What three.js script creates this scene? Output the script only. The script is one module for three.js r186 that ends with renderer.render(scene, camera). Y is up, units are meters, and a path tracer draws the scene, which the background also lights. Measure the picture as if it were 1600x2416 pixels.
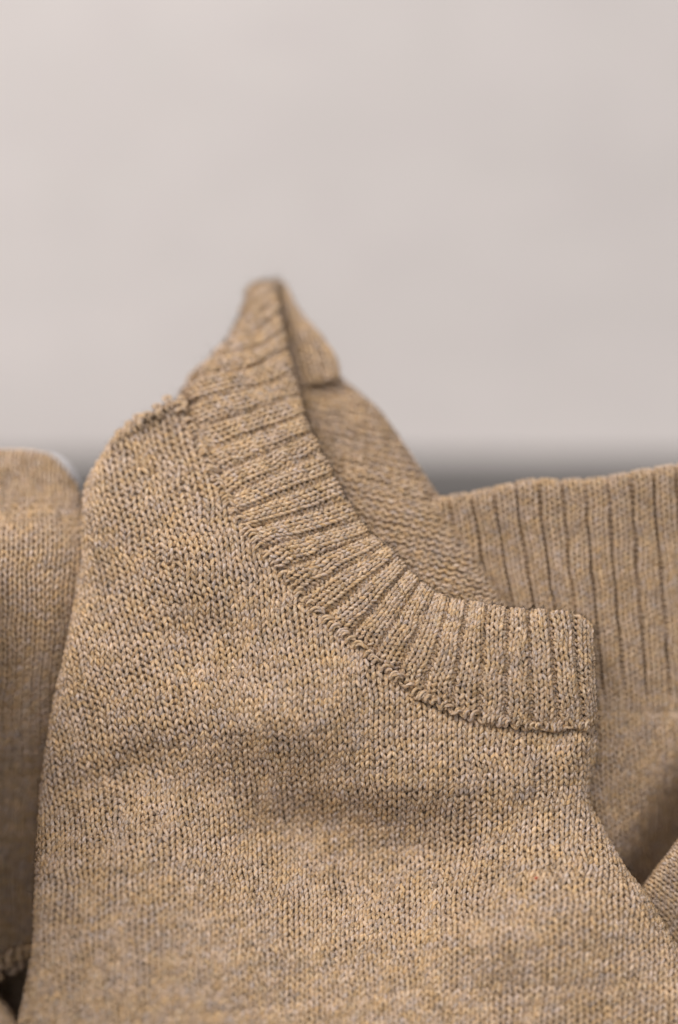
import * as THREE from 'three';

// ------------------------------------------------------------------ camera, light, exposure
const scene = new THREE.Scene();
const D = 0.58, PITCH = 15 * Math.PI / 180, K = 0.00012;         // focus distance, downward tilt, metres per photo pixel at the focus plane
const EYE = [0, 0.335, 0.56];
const FWD = [0, -Math.sin(PITCH), -Math.cos(PITCH)], UP = [0, Math.cos(PITCH), -Math.sin(PITCH)];
const camera = new THREE.PerspectiveCamera(2 * Math.atan(1208 * K / D) * 180 / Math.PI, 678 / 1024, 0.02, 20);
camera.position.set(...EYE);
camera.lookAt(EYE[0] + FWD[0], EYE[1] + FWD[1], EYE[2] + FWD[2]);
camera.focus = D - 0.001;
camera.userData.fStop = 1.9;

const renderer = new THREE.WebGLRenderer();
renderer.toneMapping = THREE.LinearToneMapping;
renderer.toneMappingExposure = 1.14;
renderer.shadowMap.enabled = true;
scene.background = new THREE.Color(0.35, 0.342, 0.332);           // the dim pale room beyond the frame

function lamp(color, intensity, w, h, from, to) {
  const l = new THREE.RectAreaLight(color, intensity, w, h);
  l.position.set(...from); l.lookAt(...to); scene.add(l); return l;
}
lamp(new THREE.Color(1.0, 0.965, 0.93), 5.7, 1.6, 1.1, [-0.75, 1.7, 0.75], [0, 0.1, -0.1]);   // window light, high on the left
lamp(new THREE.Color(0.93, 0.96, 1.0), 1.7, 1.6, 1.0, [0.5, 1.0, 1.7], [0, 0.12, 0]);           // soft room light behind the camera

// ------------------------------------------------------------------ small tools
let seed = 7;
const rnd = () => { seed = (seed + 0x6d2b79f5) | 0; let t = Math.imul(seed ^ (seed >>> 15), 1 | seed); t = (t + Math.imul(t ^ (t >>> 7), 61 | t)) ^ t; return ((t ^ (t >>> 14)) >>> 0) / 4294967296; };
const hash = (x, y, s) => { let n = Math.imul(x, 374761393) + Math.imul(y, 668265263) + Math.imul(s, 974634777); n = Math.imul(n ^ (n >>> 13), 1274126177); return ((n ^ (n >>> 16)) >>> 0) / 4294967296; };
function noise(x, y, s = 0) {                                    // value noise, 0..1
  const ix = Math.floor(x), iy = Math.floor(y); let fx = x - ix, fy = y - iy; fx = fx * fx * (3 - 2 * fx); fy = fy * fy * (3 - 2 * fy);
  const a = hash(ix, iy, s), b = hash(ix + 1, iy, s), c = hash(ix, iy + 1, s), d = hash(ix + 1, iy + 1, s);
  return a + (b - a) * fx + (c - a) * fy + (a - b - c + d) * fx * fy;
}
const clamp = (x, a, b) => Math.min(b, Math.max(a, x)), lerp = (a, b, t) => a + (b - a) * t;
const smooth = (x, a, b) => { const t = clamp((x - a) / (b - a), 0, 1); return t * t * (3 - 2 * t); };
// place(x, y, mm): a point given by how far right / down it lies and how far (mm) in front of the focus plane
function place(px, py, mm) {
  const d = D - mm / 1000, s = K * d / D, X = (px - 800) * s, Y = (1208 - py) * s;
  return [EYE[0] + X, EYE[1] + UP[1] * Y + FWD[1] * d, EYE[2] + UP[2] * Y + FWD[2] * d];
}
const cr = (a, b, c, d, t) => b + 0.5 * t * (c - a + t * (2 * a - 5 * b + 4 * c - d + t * (3 * (b - c) + d - a)));
function curve(pts) {                                            // monotone table [[x, y], ...] -> smooth function, linear beyond the ends
  const n = pts.length;
  const m = pts.map((p, i) => { const a = pts[Math.max(0, i - 1)], b = pts[Math.min(n - 1, i + 1)]; return (b[1] - a[1]) / (b[0] - a[0]); });
  return (x) => {
    if (x <= pts[0][0]) return pts[0][1] + m[0] * (x - pts[0][0]);
    if (x >= pts[n - 1][0]) return pts[n - 1][1] + m[n - 1] * (x - pts[n - 1][0]);
    let i = 0; while (x > pts[i + 1][0]) i++;
    const h = pts[i + 1][0] - pts[i][0], t = (x - pts[i][0]) / h, t2 = t * t, t3 = t2 * t;
    return (2 * t3 - 3 * t2 + 1) * pts[i][1] + (t3 - 2 * t2 + t) * h * m[i] + (3 * t2 - 2 * t3) * pts[i + 1][1] + (t3 - t2) * h * m[i + 1];
  };
}
function field(xs, ys, rows) {                                   // bicubic depth field over a coarse table
  const find = (t, x) => { let i = 0; while (i < t.length - 2 && x > t[i + 1]) i++; return [i, clamp((x - t[i]) / (t[i + 1] - t[i]), -0.4, 1.4)]; };
  const g = (r, c) => rows[clamp(r, 0, ys.length - 1)][clamp(c, 0, xs.length - 1)];
  return (x, y) => {
    const [c, tx] = find(xs, x), [r, ty] = find(ys, y), q = [];
    for (let k = -1; k <= 2; k++) q.push(cr(g(r + k, c - 1), g(r + k, c), g(r + k, c + 1), g(r + k, c + 2), tx));
    return cr(q[0], q[1], q[2], q[3], ty);
  };
}
const MM = K * 1000;                                             // mm per unit at the focus plane
// a length of cloth that turns away at an edge: distance past the edge -> [inset, drop]
const roll = (d, R) => d > R * Math.PI / 2 ? [R + d - R * Math.PI / 2, 0] : d > -R * 1.6 ? [R * (1 - Math.cos(d / R)), R * (1 - Math.sin(d / R)) * MM] : [R * (1 - Math.cos(1.6)) - (d + R * 1.6) * 0.3, R * (1 + Math.sin(1.6)) * MM - (d + R * 1.6) * MM];
function sheet({ left, RL = 40, right, RR = 40, top, RT = 40, Z }) {
  return (a, b) => {
    let x = a, y = b, drop = 0;
    if (left) { const l = left(b), q = roll(a - l, RL); if (a - l < RL * 1.5708) { x = l + q[0]; drop += q[1]; } else x = a - RL * 0.5708 * (1 - smooth(a - l, RL * 1.5708, RL * 9)); }
    if (right) { const r = right(b), q = roll(r - a, RR); if (r - a < RR * 1.5708) { x = r - q[0]; drop += q[1]; } else x += RR * 0.5708 * (1 - smooth(r - a, RR * 1.5708, RR * 9)); }
    if (top) { const t = top(a), q = roll(b - t, RT); if (b - t < RT * 1.5708) { y = t + q[0]; drop += q[1]; } else y = b - RT * 0.5708 * (1 - smooth(b - t, RT * 1.5708, RT * 9)); }
    return place(x, y, Z(x, y) - drop);
  };
}

// ------------------------------------------------------------------ wool: yarn texture, material
function yarnTextures() {
  const W = 128, H = 2048, col = new Uint8Array(W * H * 4), bump = new Uint8Array(W * H * 4);
  // fibre shades, linear
  const shades = [[0.67, 0.515, 0.40], [0.58, 0.42, 0.285], [0.57, 0.365, 0.20], [0.38, 0.268, 0.178], [0.60, 0.485, 0.395], [0.54, 0.375, 0.235]];
  const toS = (c) => 255 * clamp(c <= 0.0031308 ? 12.92 * c : 1.055 * Math.pow(c, 1 / 2.4) - 0.055, 0, 1);
  const wrapNoise = (x, y, nx, ny, s) => {                       // periodic value noise
    const ix = Math.floor(x), iy = Math.floor(y); let fx = x - ix, fy = y - iy; fx = fx * fx * (3 - 2 * fx); fy = fy * fy * (3 - 2 * fy);
    const w = (i, n) => ((i % n) + n) % n, h = (i, j) => hash(w(i, nx), w(j, ny), s);
    const a = h(ix, iy), b = h(ix + 1, iy), c = h(ix, iy + 1), d = h(ix + 1, iy + 1);
    return a + (b - a) * fx + (c - a) * fy + (a - b - c + d) * fx * fy;
  };
  for (let y = 0; y < H; y++) for (let x = 0; x < W; x++) {
    const u = x / W, v = y / H, tw = u + v * 18;                 // fibres twist round the yarn 18 times per repeat
    const fine = wrapNoise(tw * 26, v * 60, 26, 60, 1), fine2 = wrapNoise(tw * 40, v * 90, 40, 90, 2), mid = wrapNoise(tw * 9, v * 44, 9, 44, 3), big = wrapNoise(tw * 3, v * 26, 3, 26, 4), hue = wrapNoise(tw * 5, v * 34, 5, 34, 5);
    const pick = clamp((hue * 0.6 + fine * 0.25 + mid * 0.35 - 0.6) * 1.9 + 0.5, 0, 0.999) * (shades.length - 1), i = Math.floor(pick), f = pick - i;
    const k = 0.54 + 0.38 * fine2 + 0.38 * mid + 0.14 * big, o = (y * W + x) * 4;
    for (let c = 0; c < 3; c++) col[o + c] = toS(lerp(shades[i][c], shades[i + 1][c], f) * k);
    const ply = 0.5 + 0.5 * Math.cos(2 * Math.PI * (tw * 2));
    bump[o] = bump[o + 1] = bump[o + 2] = 255 * clamp(ply * 0.45 + fine * 0.35 + fine2 * 0.2, 0, 1);
    col[o + 3] = bump[o + 3] = 255;
  }
  const tex = (d, s) => { const t = new THREE.DataTexture(d, W, H); t.wrapS = t.wrapT = THREE.RepeatWrapping; t.magFilter = t.minFilter = THREE.LinearFilter; if (s) t.colorSpace = THREE.SRGBColorSpace; t.needsUpdate = true; return t; };
  return [tex(col, true), tex(bump, false)];
}
const [YARN, YARN_BUMP] = yarnTextures();
const wool = new THREE.MeshPhysicalMaterial({ map: YARN, bumpMap: YARN_BUMP, bumpScale: 0.00022, vertexColors: true, roughness: 1, specularIntensity: 0.02, sheen: 0.12, sheenColor: new THREE.Color(0.8, 0.7, 0.6), sheenRoughness: 0.8, side: THREE.DoubleSide });
const fuzzMat = new THREE.MeshPhysicalMaterial({ color: new THREE.Color(0.62, 0.5, 0.38), vertexColors: true, roughness: 1, specularIntensity: 0.1, side: THREE.DoubleSide });

// ------------------------------------------------------------------ a growing mesh
class Mesher {
  constructor() { this.p = []; this.n = []; this.t = []; this.c = []; this.i = []; this.count = 0; }
  vertex(p, n, u, v, c) { this.p.push(p[0], p[1], p[2]); this.n.push(n[0], n[1], n[2]); this.t.push(u, v); this.c.push(c[0], c[1], c[2]); return this.count++; }
  build(name, material, parent) {
    const g = new THREE.BufferGeometry();
    g.setAttribute('position', new THREE.BufferAttribute(new Float32Array(this.p), 3)); g.setAttribute('normal', new THREE.BufferAttribute(new Float32Array(this.n), 3));
    g.setAttribute('uv', new THREE.BufferAttribute(new Float32Array(this.t), 2)); g.setAttribute('color', new THREE.BufferAttribute(new Float32Array(this.c), 3));
    g.setIndex(new THREE.BufferAttribute(new Uint32Array(this.i), 1));
    const m = new THREE.Mesh(g, material); m.name = name; m.castShadow = m.receiveShadow = true; parent.add(m); return m;
  }
}
const sub = (a, b) => [a[0] - b[0], a[1] - b[1], a[2] - b[2]], cross = (a, b) => [a[1] * b[2] - a[2] * b[1], a[2] * b[0] - a[0] * b[2], a[0] * b[1] - a[1] * b[0]];
const unit = (a) => { const l = Math.hypot(a[0], a[1], a[2]) || 1; return [a[0] / l, a[1] / l, a[2] / l]; }, add = (a, b, k) => [a[0] + b[0] * k, a[1] + b[1] * k, a[2] + b[2] * k], dot = (a, b) => a[0] * b[0] + a[1] * b[1] + a[2] * b[2];
function frame(F, u, v) { const e = 0.25, p = F(u, v), n = unit(cross(sub(F(u, v + e), F(u, v - e)), sub(F(u + e, v), F(u - e, v)))); return [p, n]; }

// a strand of yarn through points with a reference normal each
function strand(M, pts, refs, r, sides, tint, off = rnd()) {
  let len = 0; const n = pts.length, start = M.count;
  for (let k = 0; k < n; k++) {
    const t = unit(sub(pts[Math.min(n - 1, k + 1)], pts[Math.max(0, k - 1)])), s = unit(cross(t, refs[k])), q = cross(s, t);
    if (k) len += Math.hypot(...sub(pts[k], pts[k - 1]));
    const c = tint(k), rr = r * (0.9 + 0.22 * noise(len * 900, off * 100, 11));
    for (let j = 0; j <= sides; j++) {
      const a = (j % sides) / sides * 2 * Math.PI - Math.PI / 2, d = add([s[0] * Math.cos(a), s[1] * Math.cos(a), s[2] * Math.cos(a)], q, Math.sin(a));
      const w = rr * (0.84 + 0.32 * hash(k, j % sides, (off * 1e6) | 0));
      M.vertex(add(pts[k], d, w), d, j / sides, off + len / 0.06, c);
    }
    if (k) for (let j = 0; j < sides; j++) { const a = start + (k - 1) * (sides + 1) + j, b = a + sides + 1; M.i.push(a, b, a + 1, b, b + 1, a + 1); }
  }
}
const blotch = (u, v, s) => {                                    // heather: every few stitches the spun wool changes
  const l = 0.83 + 0.26 * noise(u * 1.7, v * 1.0, s) + 0.09 * noise(u * 0.25, v * 0.3, s + 1), w = noise(u * 1.1, v * 1.0, s + 2) - 0.5;
  return [l * (1 + w * 0.08), l, l * (1 - w * 0.26)];
};
// rows of interlocking loops over a surface F(u, v): u counts wales, v counts rows (downwards)
function knit(M, F, o) {
  const { u0, u1, v0, v1, keep, seg = 12, sides = 6, r = 0.00047, d = 0.00034, b = 0.21, hh = 0.78, skew = -0.1, face = 1, rib, s = 1, back = 0.0008, wob = 1 } = o;
  for (let j = v0; j < v1; j++) {
    let i = u0;
    while (i < u1) {
      if (!keep(i + 0.5, j)) { i++; continue; }
      const first = i; while (i < u1 && keep(i + 0.5, j)) i++;
      const pts = [], refs = [], where = [], n = (i - first) * seg;
      for (let k = 0; k <= n; k++) {
        const cell = first + Math.min(i - first - 1, Math.floor(k / seg)), t = ((k - (cell - first) * seg) / seg) * 2 * Math.PI - Math.PI;
        const jit = (q) => (hash(cell, j, s * 7 + q) - 0.5) * wob;
        let u = cell + 0.5 + t / (2 * Math.PI) + b * (1 + jit(1) * 0.3) * Math.sin(2 * t) + skew * Math.cos(t);
        let v = j - hh * (1 + jit(2) * 0.16) * Math.cos(t) + (noise(u * 0.6, j * 0.9, s + 5) - 0.5) * 0.35 * wob;
        u += (noise(u * 0.4, j * 0.35, s + 6) - 0.5) * 0.5 * wob;
        let h = -d * Math.cos(2 * t), f = face;
        if (rib) { const q = rib(u, v); f = q.face; u = q.u; h = h * f + q.h; } else h *= f;
        h += jit(3) * 0.00018;
        const [p, nn] = frame(F, u, v);
        pts.push(add(p, nn, h)); refs.push(nn); where.push(u);
      }
      const g = 0.94 + 0.12 * hash(j, first, s + 9);
      strand(M, pts, refs, r, sides, (k) => { const c = blotch(where[k], j, s); return [c[0] * g, c[1] * g, c[2] * g]; });
    }
  }
  // the cloth behind the front loops
  const ids = new Map(), id = (i, j) => { const k = i * 4096 + j; if (!ids.has(k)) { const [p, n] = frame(F, i, j); ids.set(k, M.vertex(add(p, n, -back), n, i * 0.13, j * 0.021, [0.8, 0.8, 0.8])); } return ids.get(k); };
  for (let j = v0; j < v1 + (o.drop ?? 0); j++) for (let i = u0; i < u1; i++) if (j >= v1 || keep(i + 0.5, j)) { const a = id(i, j), q = id(i + 1, j), c = id(i + 1, j + 1), e = id(i, j + 1); M.i.push(a, e, q, q, e, c); }
}
// two knit wales raised, one purl wale drawn in between; the relief fades out towards a rolled edge (rows above `fade`)
const rib21 = (depth, shift = 0, gutter = 0.5, fade = -99, end = 999) => (u0, v) => {
  const u = u0 + shift, base = Math.floor(u / 3) * 3, x = u - base, rise = (3 - gutter) / 2;
  const w = x < 2 ? x * rise : 2 * rise + (x - 2) * gutter;
  const g = smooth(Math.abs(x - 2.5), 0.2, 0.7);                 // 0 in the gutter, 1 on the rib
  const crown = Math.cos((clamp(x, 0, 2) - 1) * 0.9), k = 0.7 + 0.6 * noise(base * 0.9, v * 0.16, 77);
  return { u: base + w - shift, h: depth * k * lerp(0.12, 1, smooth(v, typeof fade === 'function' ? fade(u0) : fade, (typeof fade === 'function' ? fade(u0) : fade) + 4)) * (1 - 0.95 * smooth(v, end - 10, end)) * (g * (0.55 + 0.45 * crown) - 0.6), face: g * 2 - 1 };
};
// loose fibres standing off the yarn
function fuzz(M, parent, count, len = 0.0018, width = 0.00004) {
  const H = new Mesher();
  for (let k = 0; k < count; k++) {
    const q = Math.floor(rnd() * M.count), p = [M.p[q * 3], M.p[q * 3 + 1], M.p[q * 3 + 2]], n = [M.n[q * 3], M.n[q * 3 + 1], M.n[q * 3 + 2]];
    const rv = unit([rnd() - 0.5, rnd() - 0.5, rnd() - 0.5]); let dir = unit(add(add([0, 0, 0], n, 0.55), rv, 0.9)); const bend = unit([rnd() - 0.5, rnd() - 0.6, rnd() - 0.5]);
    const L = len * (0.3 + rnd() * rnd() * 1.6) * (rnd() < 0.05 ? 2.4 : 1), c = 0.7 + 0.6 * rnd(), tone = [c, c * (0.94 + 0.1 * rnd()), c * (0.85 + 0.25 * rnd())], start = H.count;
    let at = p; const side = unit(cross(dir, bend));
    for (let s = 0; s <= 2; s++) {
      const nn = cross(side, dir), w = width * (1 - s * 0.3);
      H.vertex(add(at, side, w), nn, 0, 0, tone); H.vertex(add(at, side, -w), nn, 0, 0, tone);
      if (s) { const a = start + s * 2 - 2; H.i.push(a, a + 1, a + 2, a + 1, a + 3, a + 2); }
      dir = unit(add(dir, bend, 0.5)); at = add(at, dir, L / 2);
    }
  }
  const m = H.build('wool_fuzz', fuzzMat, parent); m.userData.kind = 'stuff'; return m;
}
// a linked seam: yarn coiling along a line of [x, y, mm]
function path(pts) {
  const n = pts.length, q = (i, c) => pts[clamp(i, 0, n - 1)][c], out = [];
  for (let i = 0; i < n - 1; i++) for (let k = 0; k < 24; k++) out.push([0, 1, 2].map((c) => cr(q(i - 1, c), q(i, c), q(i + 1, c), q(i + 2, c), k / 24)));
  out.push(pts[n - 1]); return out.map((p) => place(...p));
}
function along(poly) {
  const L = [0]; for (let i = 1; i < poly.length; i++) L.push(L[i - 1] + Math.hypot(...sub(poly[i], poly[i - 1])));
  return { length: L[L.length - 1], at(s) { let lo = 0, hi = L.length - 1; while (hi - lo > 1) { const m = (lo + hi) >> 1; if (L[m] <= s) lo = m; else hi = m; } const t = clamp((s - L[lo]) / (L[hi] - L[lo] || 1), 0, 1); return [0, 1, 2].map((c) => lerp(poly[lo][c], poly[hi][c], t)); } };
}
function coil(M, pts, { R = 0.0009, pitch = 0.0021, r = 0.00044, strands = 1, flat = 0.7, s = 3 }) {
  const line = along(path(pts)), N = Math.ceil(line.length / pitch * 14), toEye = [-FWD[0], -FWD[1], -FWD[2]];
  for (let q = 0; q < strands; q++) {
    const P = [], refs = [];
    for (let k = 0; k <= N; k++) {
      const d = k / N * line.length, p = line.at(d), t = unit(sub(line.at(Math.min(line.length, d + 0.001)), line.at(Math.max(0, d - 0.001))));
      const side = unit(cross(t, toEye)), out = cross(side, t), turn = d / pitch, a = 2 * Math.PI * (turn + q / strands + 1.3 * noise(turn * 0.8, q, s)), RR = R * (0.45 + 0.95 * noise(turn * 1.3, q + 5, s));
      P.push(add(add(add(p, side, Math.cos(a) * RR), out, Math.sin(a) * RR * flat), t, Math.sin(a * 2 + 1) * R * 0.3)); refs.push(unit(add(add([0, 0, 0], side, Math.cos(a)), out, Math.sin(a) + 0.01)));
    }
    strand(M, P, refs, r, 6, (k) => { const c = blotch(k / 16, q, s); return c; });
  }
}
function thing(name, label, category, group) { const o = new THREE.Group(); o.name = name; o.userData = { label, category }; if (group) o.userData.group = group; scene.add(o); return o; }

// ------------------------------------------------------------------ the setting: table and wall
function plane(name, w, h, material, pos, rx) {
  const g = new THREE.BoxGeometry(w, h, 0.02); const m = new THREE.Mesh(g, material); m.name = name; m.position.set(...pos); m.rotation.x = rx; m.receiveShadow = true; m.userData.kind = 'structure'; scene.add(m); return m;
}
function mottled(base, amount, cell, size) {
  const N = 512, d = new Uint8Array(N * N * 4), toS = (c) => 255 * clamp(1.055 * Math.pow(c, 1 / 2.4) - 0.055, 0, 1);
  for (let y = 0; y < N; y++) for (let x = 0; x < N; x++) {
    const k = 1 + amount * ((noise(x / cell, y / cell, 31) - 0.5) * 1.2 + (noise(x / cell * 2.3, y / cell * 2.3, 32) - 0.5) * 0.7 + (noise(x / 3, y / 3, 33) - 0.5) * 0.4), o = (y * N + x) * 4;
    for (let c = 0; c < 3; c++) d[o + c] = toS(base[c] * k); d[o + 3] = 255;
  }
  const t = new THREE.DataTexture(d, N, N); t.magFilter = t.minFilter = THREE.LinearFilter; t.wrapS = t.wrapT = THREE.RepeatWrapping; t.colorSpace = THREE.SRGBColorSpace; t.needsUpdate = true; return t;
}
const FAR = -0.37;                                               // where the table meets the wall
plane('wall', 4, 2.4, new THREE.MeshStandardMaterial({ map: mottled([0.73, 0.675, 0.657], 0.13, 34), roughness: 0.95 }), [0, 1.15, FAR - 0.01], 0);
plane('table_top', 3, 1.3, new THREE.MeshStandardMaterial({ map: mottled([0.14, 0.13, 0.125], 0.2, 40), roughness: 0.85 }), [0, -0.01, FAR + 0.65], -Math.PI / 2);
{ // dark grey skirting strip at the foot of the wall
  const sh = new THREE.Shape(); sh.moveTo(0, 0); sh.lineTo(0.02, 0); sh.lineTo(0.02, 0.096); sh.quadraticCurveTo(0.02, 0.111, 0.006, 0.1125); sh.lineTo(0, 0.1125); sh.closePath();
  const g = new THREE.ExtrudeGeometry(sh, { depth: 3, bevelEnabled: false, curveSegments: 8 }); g.rotateY(-Math.PI / 2); g.translate(1.5, 0, FAR);
  const m = new THREE.Mesh(g, new THREE.MeshStandardMaterial({ map: mottled([0.16, 0.148, 0.142], 0.15, 30), roughness: 0.8 })); m.name = 'skirting'; m.castShadow = m.receiveShadow = true; m.userData.kind = 'structure'; scene.add(m);
}

// ------------------------------------------------------------------ the near sweater
const sweater = thing('knitted_sweater', 'large beige heather sweater in front, its ribbed neckband rising to a peak', 'sweater');
const seamPts = [[434, 955], [459, 994], [490, 1061], [520, 1122], [556, 1189], [592, 1240], [633, 1291], [694, 1366], [755, 1429], [806, 1478], [867, 1525], [929, 1577], [1000, 1630], [1102, 1675], [1184, 1692], [1275, 1704], [1388, 1701], [1420, 1699]];
const neckY = curve(seamPts), shoulderY = curve([[180, 1110], [230, 1078], [270, 1054], [320, 1018], [370, 984], [405, 962], [434, 944]]);
const topY = (x) => x < 434 ? shoulderY(x) : neckY(x);
const frontL = curve([[960, 330], [1000, 300], [1033, 272], [1068, 250], [1106, 226], [1144, 208], [1180, 202], [1269, 199], [1333, 195], [1403, 184], [1520, 163], [1639, 135], [1740, 118], [1853, 102], [1980, 92], [2118, 87], [2251, 80], [2404, 51], [2600, 20]]);
const frontR = curve([[1600, 1404], [1714, 1403], [1760, 1404], [1805, 1396], [1858, 1384], [1893, 1385], [1920, 1398], [1944, 1412], [2006, 1445], [2079, 1492], [2110, 1519], [2206, 1575], [2254, 1604], [2416, 1700], [2600, 1790]]);
const frontBase = field([100, 400, 700, 1000, 1300, 1600], [900, 1200, 1500, 1700, 1850, 1950, 2040, 2200, 2400, 2650], [
  [-26, -24, -18, -12, -10, -12],
  [-15, -9, -7, -5, -5, -9],
  [-11, -3, 2, 1, 0, -6],
  [-7, 2, 5, 3, 1, -6],
  [-7, -2, -3, 0, 0, -6],
  [-1, 3, -10, -6, 2, -3],
  [9, 11, -6, -6, 8, 2],
  [20, 20, 7, 7, 16, 10],
  [25, 27, 20, 17, 18, 14],
  [30, 33, 30, 27, 24, 18]]);
const ridge = (x, y, x0, y0, ang, w, l) => { const c = Math.cos(ang), s = Math.sin(ang), p = (x - x0) * c + (y - y0) * s, q = -(x - x0) * s + (y - y0) * c; return Math.exp(-q * q / (w * w) - p * p / (l * l)); };
const frontZ = (x, y) => frontBase(x, y) + 2.4 * ridge(x, y, 1335, 1800, -1.0, 32, 110) - 2.6 * ridge(x, y, 1285, 1868, -0.85, 42, 110) - 3.0 * smooth(neckY(x) + 50 - y, 0, 60) * (x > 434 ? 1 : 0)
  + 2.4 * ridge(x, y, 350, 1985, -0.35, 60, 240) - 3.2 * ridge(x, y, 250, 1845, -0.5, 55, 190) + 1.6 * ridge(x, y, 1150, 2080, 0.1, 60, 300) + 1.2 * ridge(x, y, 450, 1300, 0.6, 130, 250) + 2.6 * (noise(x / 230, y / 170, 51) - 0.5) * 2;
const frontSheet = sheet({ left: frontL, RL: 42, right: frontR, RR: 58, Z: frontZ });
const frontAB = (u, v) => {
  const y = 15.8 * v, x = 24.5 * u, k = lerp(0.26, -0.03, smooth(x, 100, 1350)) * (1 - 0.6 * smooth(y, 1600, 2300));
  return [x + (y - 1500) * k, y - 0.10 * (x - 700) * (1 - 0.5 * smooth(x, 700, 1500))];
};
{
  const M = new Mesher(), F = (u, v) => frontSheet(...frontAB(u, v));
  knit(M, F, { r: 0.00062, d: 0.00046, back: 0.0008, skew: -0.085, b: 0.205, wob: 1.15, u0: -8, u1: 78, v0: 50, v1: 163, drop: 32, s: 1, keep: (u, v) => { const [a, b] = frontAB(u, v); return a > frontL(b) - 60 && a < frontR(b) + 60 && b > topY(a) - 14 ; } });
  const m = M.build('front_panel', wool, sweater); fuzz(M, m, 110000, 0.0019, 0.00006);
}
// neckband: rib knit across stations outer edge -> inner edge, [outer x, y, mm, inner x, y, mm]
const bandStations = [
  [1345, 1700, -16, 1345, 1494, -16], [1388, 1700, -12, 1380, 1494, -12], [1403, 1696, -6, 1395, 1484, -6], [1374, 1702, -0.5, 1350, 1452, -1.5], [1300, 1704, 1, 1280, 1446, 1], [1200, 1694, 2, 1205, 1441, 1], [1100, 1674, 2, 1125, 1427, 0], [1000, 1630, 2, 1062, 1418, -1],
  [929, 1577, 1, 1019, 1396, -2], [850, 1512, 0, 968, 1358, -3], [755, 1430, -1, 923, 1306, -4], [680, 1352, -2, 878, 1269, -6], [620, 1275, -4, 834, 1216, -8], [575, 1216, -6, 790, 1136, -10], [535, 1150, -9, 745, 1050, -14],
  [500, 1082, -13, 719, 999, -17], [470, 1015, -17, 705, 940, -21], [446, 958, -21, 692, 890, -25], [433, 930, -27, 681, 850, -29], [457, 884, -34, 670, 808, -33], [505, 842, -40, 662, 768, -37], [545, 796, -45, 655, 728, -41], [572, 735, -50, 651, 696, -45], [583, 702, -52, 648, 684, -47], [596, 678, -56, 649, 670, -51], [622, 667, -62, 650, 666, -58], [646, 676, -70, 656, 674, -67]];
const bandPoint = (q, w) => {                                    // q: station number (fractional), w: 0 outer .. 1 inner edge, beyond 1 turned over
  const n = bandStations.length, i = clamp(Math.floor(q), 0, n - 2), t = q - i, g = (k, c) => bandStations[clamp(k, 0, n - 1)][c], v = [0, 1, 2, 3, 4, 5].map((c) => cr(g(i - 1, c), g(i, c), g(i + 1, c), g(i + 2, c), t));
  const up = smooth(q, 16, 19) * (1 - 0.85 * smooth(q, 21, 23.5)), ww = Math.min(w, 1), over = Math.max(0, w - 1);
  // rounded cross-section: high in the middle, rolled at both edges; near the shoulder the outer edge turns far back
  let bulge = 3.4 * Math.pow(Math.max(0, Math.sin(Math.PI * (0.03 + 0.93 * ww))), 0.6) + 0.8 * up;
  let x = lerp(v[0], v[3], ww), y = lerp(v[1], v[4], ww), z = lerp(v[2], v[5], ww) + bulge - 1.2;
  if (up > 0) {                                                  // ribs sag as the band bends over
    x += -8 * up * Math.sin(Math.PI * ww); y += (10 * Math.sin(Math.PI * ww) * (q < 22 ? 1 : 0.3) - 14 * Math.sin(2 * Math.PI * ww) * 0.6) * up;
    z += up * 7 * Math.sin(Math.PI * Math.pow(Math.max(0, ww), 0.7));
    if (w < 0.1) z -= up * (0.1 - w) * 90, x += up * (0.1 - w) * 30;
  }
  if (over > 0) { const a = Math.min(over * 7, 2.6); x -= (1 - Math.cos(a)) * -2; z -= Math.sin(a * 0.5) * 5; const dx = v[3] - v[0], dy = v[4] - v[1], l = Math.hypot(dx, dy) || 1, s = Math.sin(a) * 9 - over * 60; x += dx / l * s; y += dy / l * s; }
  return place(x, y, z);
};
const WALE = 0.00226;
{
  const poly = []; const Q = 26; for (let k = 0; k <= Q * 20; k++) poly.push(bandPoint(k / 20, 0.5));
  const L = [0]; for (let k = 1; k < poly.length; k++) { const e = sub(poly[k], poly[k - 1]), z = dot(e, FWD); L.push(L[k - 1] + Math.sqrt(Math.max(0, dot(e, e) - 0.8 * z * z))); }
  const wales = Math.floor(L[L.length - 1] / WALE), qAt = (u) => { const s = clamp(u * WALE, 0, L[L.length - 1]); let lo = 0, hi = L.length - 1; while (hi - lo > 1) { const m = (lo + hi) >> 1; if (L[m] <= s) lo = m; else hi = m; } return (lo + clamp((s - L[lo]) / (L[hi] - L[lo]), 0, 1)) / 20; };
  const rows = 17, shift = (2.5 - (wales - 6.4) + 3000) % 3, M = new Mesher(), F = (u, v) => bandPoint(qAt(wales - u), 1 - v / rows);   // u from the peak down to the right-hand end
  knit(M, F, { u0: 1, u1: wales, v0: -5, v1: rows + 1, s: 2, keep: () => true, rib: rib21(0.0013, shift, 0.7, -3), skew: -0.07, b: 0.2, r: 0.00058, d: 0.0003, back: 0.0011 });
  const m = M.build('neckband', wool, sweater); fuzz(M, m, 40000, 0.0019, 0.00006);
}
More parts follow.
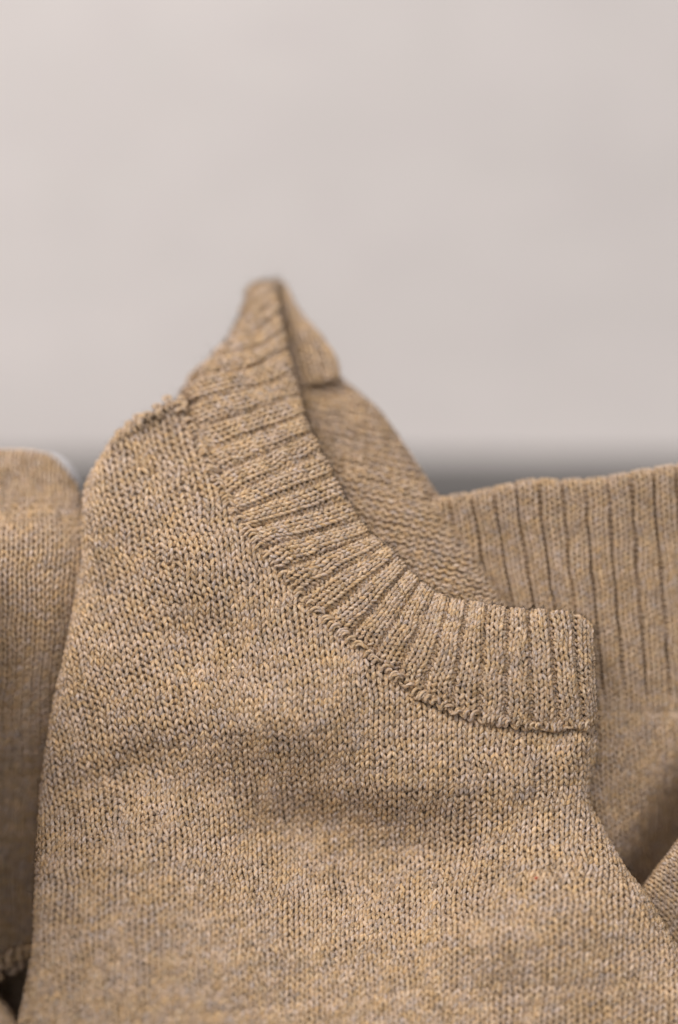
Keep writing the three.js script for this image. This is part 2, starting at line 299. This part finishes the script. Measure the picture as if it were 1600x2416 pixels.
{ // linking seam between body and band, and the shoulder seam
  const M = new Mesher(), line = [[441, 929], [437, 941], ...seamPts.slice(0, 17)].map(([x, y]) => [x - 9 * smooth(1150 - x, 0, 200), y + 9, frontZ(x, y + 12) + 2.2 + 0.9 * smooth(x, 850, 1050)]);
  coil(M, line, { R: 0.0013, pitch: 0.0026, r: 0.0005, strands: 2, s: 5, flat: 0.6 });
  coil(M, line.map(([x, y, z]) => [x - 6, y + 9, z - 2.2]), { R: 0.0008, pitch: 0.0022, r: 0.00046, strands: 1, s: 6 });
  const m = M.build('neck_seam', wool, sweater); fuzz(M, m, 4500);
  const S = new Mesher(), sh = [[278, 1050], [290, 1038], [330, 1010], [372, 985], [402, 967], [422, 960]].map(([x, y]) => [x, y - 4, frontZ(x, y) - (x < 300 ? (300 - x) * 0.14 : 0) + 0.6]);
  coil(S, sh, { R: 0.0013, pitch: 0.0028, r: 0.00052, strands: 2, s: 8, flat: 0.8 });
  const m2 = S.build('shoulder_seam', wool, sweater); fuzz(S, m2, 2100);
}
{ // back of the shoulder, falling away behind the seam
  const M = new Mesher(), F = (u, v) => { const x = 276 + u * 17, k = v / 14, y = shoulderY(x) - 6 - 16 * Math.sin(k * 1.9) + k * 30; return place(x, y, frontZ(x, shoulderY(x)) - 0.5 - 16 * k - (x < 300 ? (300 - x) * 0.09 : 0)); };
  knit(M, F, { u0: 0, u1: 10, v0: 0, v1: 16, s: 11, keep: () => true, seg: 10, sides: 5 });
  const m = M.build('back_shoulder', wool, sweater); fuzz(M, m, 1800);
}
{ // inside of the back neckband, right of the peak
  const l = curve([[650, 640], [675, 643], [727, 646], [791, 656], [855, 668], [906, 685], [940, 690]]), r = curve([[668, 656], [682, 671], [700, 681], [725, 692], [757, 717], [785, 742], [810, 762], [832, 779], [850, 790], [868, 794], [890, 794]]);
  const Z = (x, y) => -56 + (y - 660) * 0.075 + 5 * ridge(x, y, 735, 820, 1.1, 45, 120) - 2.5 * ridge(x, y, 690, 790, 1.25, 12, 110);
  const S = sheet({ right: r, RR: 16, Z });
  const M = new Mesher(), AB = (u, v) => { const b = 674 + v * 10.9, k = u / 9; return [lerp(l(b), r(b) + 24, k), b + (1 - k) * 22 * smooth(b, 800, 880)]; };
  knit(M, (u, v) => S(...AB(u, v)), { u0: 0, u1: 9, v0: 0, v1: 20, s: 13, keep: () => true, rib: rib21(0.0016, 0.6, 0.5), seg: 10, sides: 5, back: 0.0016 });
  const m = M.build('back_neckband', wool, sweater); fuzz(M, m, 2700);
  const N = new Mesher(); coil(N, [[690, 922, -38], [706, 912, -37.5], [725, 899, -38], [750, 893, -39.5], [775, 890, -42], [796, 888, -46]], { R: 0.0008, pitch: 0.0022, r: 0.0004, strands: 2, s: 15 });
  N.build('back_neck_seam', wool, sweater);
}
{ // inside of the back, purl side out
  const r = curve([[880, 786], [905, 812], [935, 850], [970, 889], [1025, 930], [1075, 965], [1130, 1000], [1180, 1033], [1235, 1068], [1290, 1100], [1350, 1140], [1415, 1180], [1460, 1212], [1560, 1280]]);
  const base = field([650, 850, 1050, 1250], [850, 1000, 1150, 1300, 1450, 1600], [[-42, -42, -44, -46], [-30, -31, -36, -40], [-20, -20, -24, -30], [-15, -14, -16, -20], [-11, -10, -10, -14], [-9, -9, -9, -11]]);
  const Z = (x, y) => base(x, y) - 5 * smooth(960 - y, 0, 70) + 1.6 * ridge(x, y, 850, 1000, 0.6, 60, 200) - 1.2 * ridge(x, y, 800, 1060, 0.2, 40, 150);
  const S = sheet({ right: r, RR: 46, Z }), M = new Mesher();
  const AB = (u, v) => { const x = u * 22, y = v * 14; return [640 + x * 0.96 - (y) * 0.24 + 60, 800 + x * 0.24 + y]; };
  knit(M, (u, v) => S(...AB(u, v)), { u0: -4, u1: 42, v0: -6, v1: 60, s: 17, face: -1, skew: 0.02, d: 0.0007, b: 0.25, r: 0.00052, seg: 10, sides: 5, keep: (u, v) => { const [a, b] = AB(u, v); return b > 896 - 12 * smooth(a, 700, 780) && a < r(b) + 70 && a > lerp(640, 1000, smooth(b, 1050, 1500)) && b < 1530; } });
  const m = M.build('back_panel', wool, sweater); fuzz(M, m, 7500);
}

// ------------------------------------------------------------------ the sweater on the left
const SG = undefined;
const leftOne = thing('knitted_sweater_001', 'beige knitted sweater at the left edge, plain stitches, rounded top', 'sweater', SG);
{
  const top = curve([[-120, 1066], [0, 1066], [60, 1066], [105, 1074], [135, 1092], [160, 1122], [180, 1156], [197, 1200], [212, 1260], [240, 1400]]);
  const Z = (x, y) => -31 + 17 * smooth(y, 1080, 1330) - 7 * smooth(x, 90, 240) - 15 * smooth(y, 1330, 2000) + 95 * smooth(-x, 5, 150) * smooth(y, 1150, 1600) + 2 * (noise(x / 120, y / 200, 61) - 0.5);
  const S = sheet({ top, RT: 60, Z }), AB = (u, v) => [u * 22 - 0.03 * (v * 14.4 - 1400), 1000 + v * 14.4], M = new Mesher();
  knit(M, (u, v) => S(...AB(u, v)), { r: 0.00052, d: 0.00055, u0: -18, u1: 13, v0: -2, v1: 90, s: 21, seg: 10, sides: 5, skew: -0.06, keep: (u, v) => { const [a, b] = AB(u, v); return b > top(a) - 60 && b < 2262 - 0.4 * a; } });
  const m = M.build('side_panel', wool, leftOne); fuzz(M, m, 7500);
  const N = new Mesher(), edge = [[-60, 2296, -20], [-10, 2276, -24], [20, 2262, -25], [50, 2248, -26], [78, 2240, -28], [105, 2236, -30]];
  coil(N, edge, { R: 0.0017, pitch: 0.0034, r: 0.0007, strands: 3, s: 23 });
  coil(N, edge.map(([x, y, z]) => [x, y + 22, z - 3]), { R: 0.0015, pitch: 0.0034, r: 0.0007, strands: 2, s: 24 });
  const h = N.build('hem', wool, leftOne); fuzz(N, h, 1500);
  // the hollow under the hem: cloth folding back into itself
  const I = new Mesher(), ring = [[-70, 2300], [0, 2272], [50, 2248], [90, 2240], [112, 2300], [100, 2390], [70, 2440], [-20, 2445], [-80, 2400]];
  const F2 = (u, v) => { const n = ring.length, q = (u / 33) * n, i = Math.floor(q), t = q - i, g = (k, c) => ring[((k % n) + n) % n][c], k = 1 - 0.75 * Math.pow(clamp(v / 36, 0, 1.2), 2.2); return place(10 + (cr(g(i - 1, 0), g(i, 0), g(i + 1, 0), g(i + 2, 0), t) - 10) * k, 2335 + (cr(g(i - 1, 1), g(i, 1), g(i + 1, 1), g(i + 2, 1), t) - 2335) * k, -27 - v * 1.0); };
  knit(I, F2, { u0: 0, u1: 33, v0: 0, v1: 43, s: 25, face: -1, seg: 8, sides: 5, keep: () => true });
  I.build('inside_panel', wool, leftOne);
}
{ // the corner of another folded knit, bottom left
  const o = thing('folded_knit', 'small light corner of a folded beige knit at the bottom left', 'sweater');
  const top = curve([[-120, 2270], [-20, 2345], [0, 2362], [20, 2385], [40, 2416], [60, 2450]]), S = sheet({ top, RT: 26, Z: (x, y) => -26 });
  const AB = (u, v) => [-100 + u * 17 + v * 8, 2220 + u * 12 + v * 12 ], M = new Mesher();
  knit(M, (u, v) => S(...AB(u, v)), { u0: -12, u1: 8, v0: 4, v1: 36, s: 27, seg: 10, sides: 5, keep: (u, v) => { const [a, b] = AB(u, v); return b > top(a) - 30; } });
  const m = M.build('fold', wool, o); fuzz(M, m, 900);
}
{ // white cloth peeping out behind the left sweater
  const g = new THREE.Group(); const shape = new THREE.PlaneGeometry(1, 1, 24, 24), p = shape.attributes.position;
  for (let i = 0; i < p.count; i++) { const s = p.getX(i) + 0.5, t = 0.5 - p.getY(i), x = lerp(100, 174, s), y = 1086 + 120 * t + 50 * Math.pow(s, 2.2), w = place(x, y, -58 - 14 * Math.pow(1 - t, 4) - 10 * Math.pow(s, 6)); p.setXYZ(i, ...w); }
  shape.computeVertexNormals();
  const back = shape.clone(); for (let i = 0; i < p.count; i++) back.attributes.position.setZ(i, p.getZ(i) - 0.006);
  const o = thing('white_cloth', 'sliver of white cloth behind the rounded top of the left sweater', 'cloth');
  const mat = new THREE.MeshStandardMaterial({ color: new THREE.Color(0.82, 0.82, 0.88), roughness: 0.9, side: THREE.DoubleSide });
  for (const [n, q] of [['front_layer', shape], ['back_layer', back]]) { const m = new THREE.Mesh(q, mat); m.name = n; m.castShadow = m.receiveShadow = true; o.add(m); }
}

// ------------------------------------------------------------------ the sweater on the right with its ribbed hem
const rightOne = thing('knitted_sweater_002', 'beige knitted sweater at right behind the neckband, long vertical ribbed hem upwards', 'sweater', SG);
const hemTop = curve([[900, 1196], [1000, 1180], [1040, 1172], [1085, 1164], [1150, 1152], [1205, 1140], [1245, 1130], [1300, 1130], [1400, 1127], [1450, 1120], [1500, 1110], [1560, 1100], [1600, 1092], [1750, 1070]]);
const rightZ = (x, y) => -23 + 3 * ridge(x, y, 1350, 1450, 1.4, 180, 500) + 11 * smooth(y, 1500, 1800) * smooth(1540 - x, 0, 220) - 24 * smooth(x + (y - 1900) * 0.55, 1490, 1660) * smooth(y, 1600, 1980) + 2.4 * (noise(x / 150, y / 160, 71) - 0.5);
{
  const lean = (x) => lerp(0.19, 0.075, smooth(x, 1100, 1450)), AB = (u, v) => { const x = 1000 + u * 18.2, y = 1090 + v * 13; return [x + (y - 1150) * lean(x), y]; };
  const scallop = (a) => hemTop(a) + 5 + 3 * (noise(a / 40, 1, 73) - 0.5);
  const S = sheet({ top: scallop, RT: 20, Z: rightZ }), M = new Mesher();
  knit(M, (u, v) => S(...AB(u, v)), { u0: -6, u1: 42, v0: -4, v1: 48, s: 31, rib: rib21(0.0028, 0, 0.45, (u) => (hemTop(1000 + u * 18.2) - 1090) / 13 - 0.5, 47), seg: 10, sides: 5, skew: 0.02, back: 0.0024, wob: 0.7, keep: (u, v) => { const [a, b] = AB(u, v); return b > scallop(a) - 34; } });
  const m = M.build('ribbed_hem', wool, rightOne); fuzz(M, m, 7500);
  const AB2 = (u, v) => { const x = 1180 + u * 22, y = 1694 + v * 14.4; return [x + (y - 1700) * 0.06, y]; }, S2 = sheet({ Z: (x, y) => rightZ(x, y) + 0.2 }), B = new Mesher();
  knit(B, (u, v) => S2(...AB2(u, v)), { u0: -2, u1: 28, v0: 0, v1: 44, drop: 30, s: 33, seg: 10, sides: 5, skew: -0.06, r: 0.00056, d: 0.0004, keep: () => true });
  const m2 = B.build('body_panel', wool, rightOne); fuzz(B, m2, 4500);
}
{ // fold of knit at the right edge, lower down
  const o = thing('folded_sleeve', 'folded beige knit at the right edge beside the dark gap, near the lower corner', 'sleeve');
  const top = curve([[1440, 2190], [1490, 2130], [1520, 2092], [1560, 2040], [1600, 1988], [1680, 1900], [1800, 1800]]), S = sheet({ top, RT: 34, Z: (x, y) => -9 - 0.03 * (y - 2100) });
  const AB = (u, v) => [1470 + u * 12 + v * 10, 2180 - u * 15.5 + v * 8.5], M = new Mesher();
  knit(M, (u, v) => S(...AB(u, v)), { u0: -14, u1: 26, v0: -6, v1: 30, s: 37, skew: 0.05, keep: (u, v) => { const [a, b] = AB(u, v); return b > top(a) - 40; } });
  const m = M.build('fold', wool, o); fuzz(M, m, 2700);
}
{ // red lint
  const o = new Mesher(), p = place(1263, 2072, frontZ(1263, 2072) + 1.3), N = [-FWD[0], -FWD[1], -FWD[2]], pts = [], refs = [];
  for (let k = 0; k <= 16; k++) { const a = k * 0.5; pts.push([p[0] + 0.0004 * Math.cos(a) * (1 - k / 30) + k * 0.00003, p[1] + 0.00035 * Math.sin(a * 1.2), p[2] + 0.0002 * Math.sin(k)]); refs.push(N); }
  strand(o, pts, refs, 0.00012, 5, () => [1, 1, 1]);
  const m = o.build('lint', new THREE.MeshStandardMaterial({ color: new THREE.Color(0.55, 0.05, 0.03), roughness: 1 }), scene); m.userData = { label: 'tiny red lint fibre caught on the front sweater, lower right', category: 'lint' };
}

renderer.render(scene, camera);
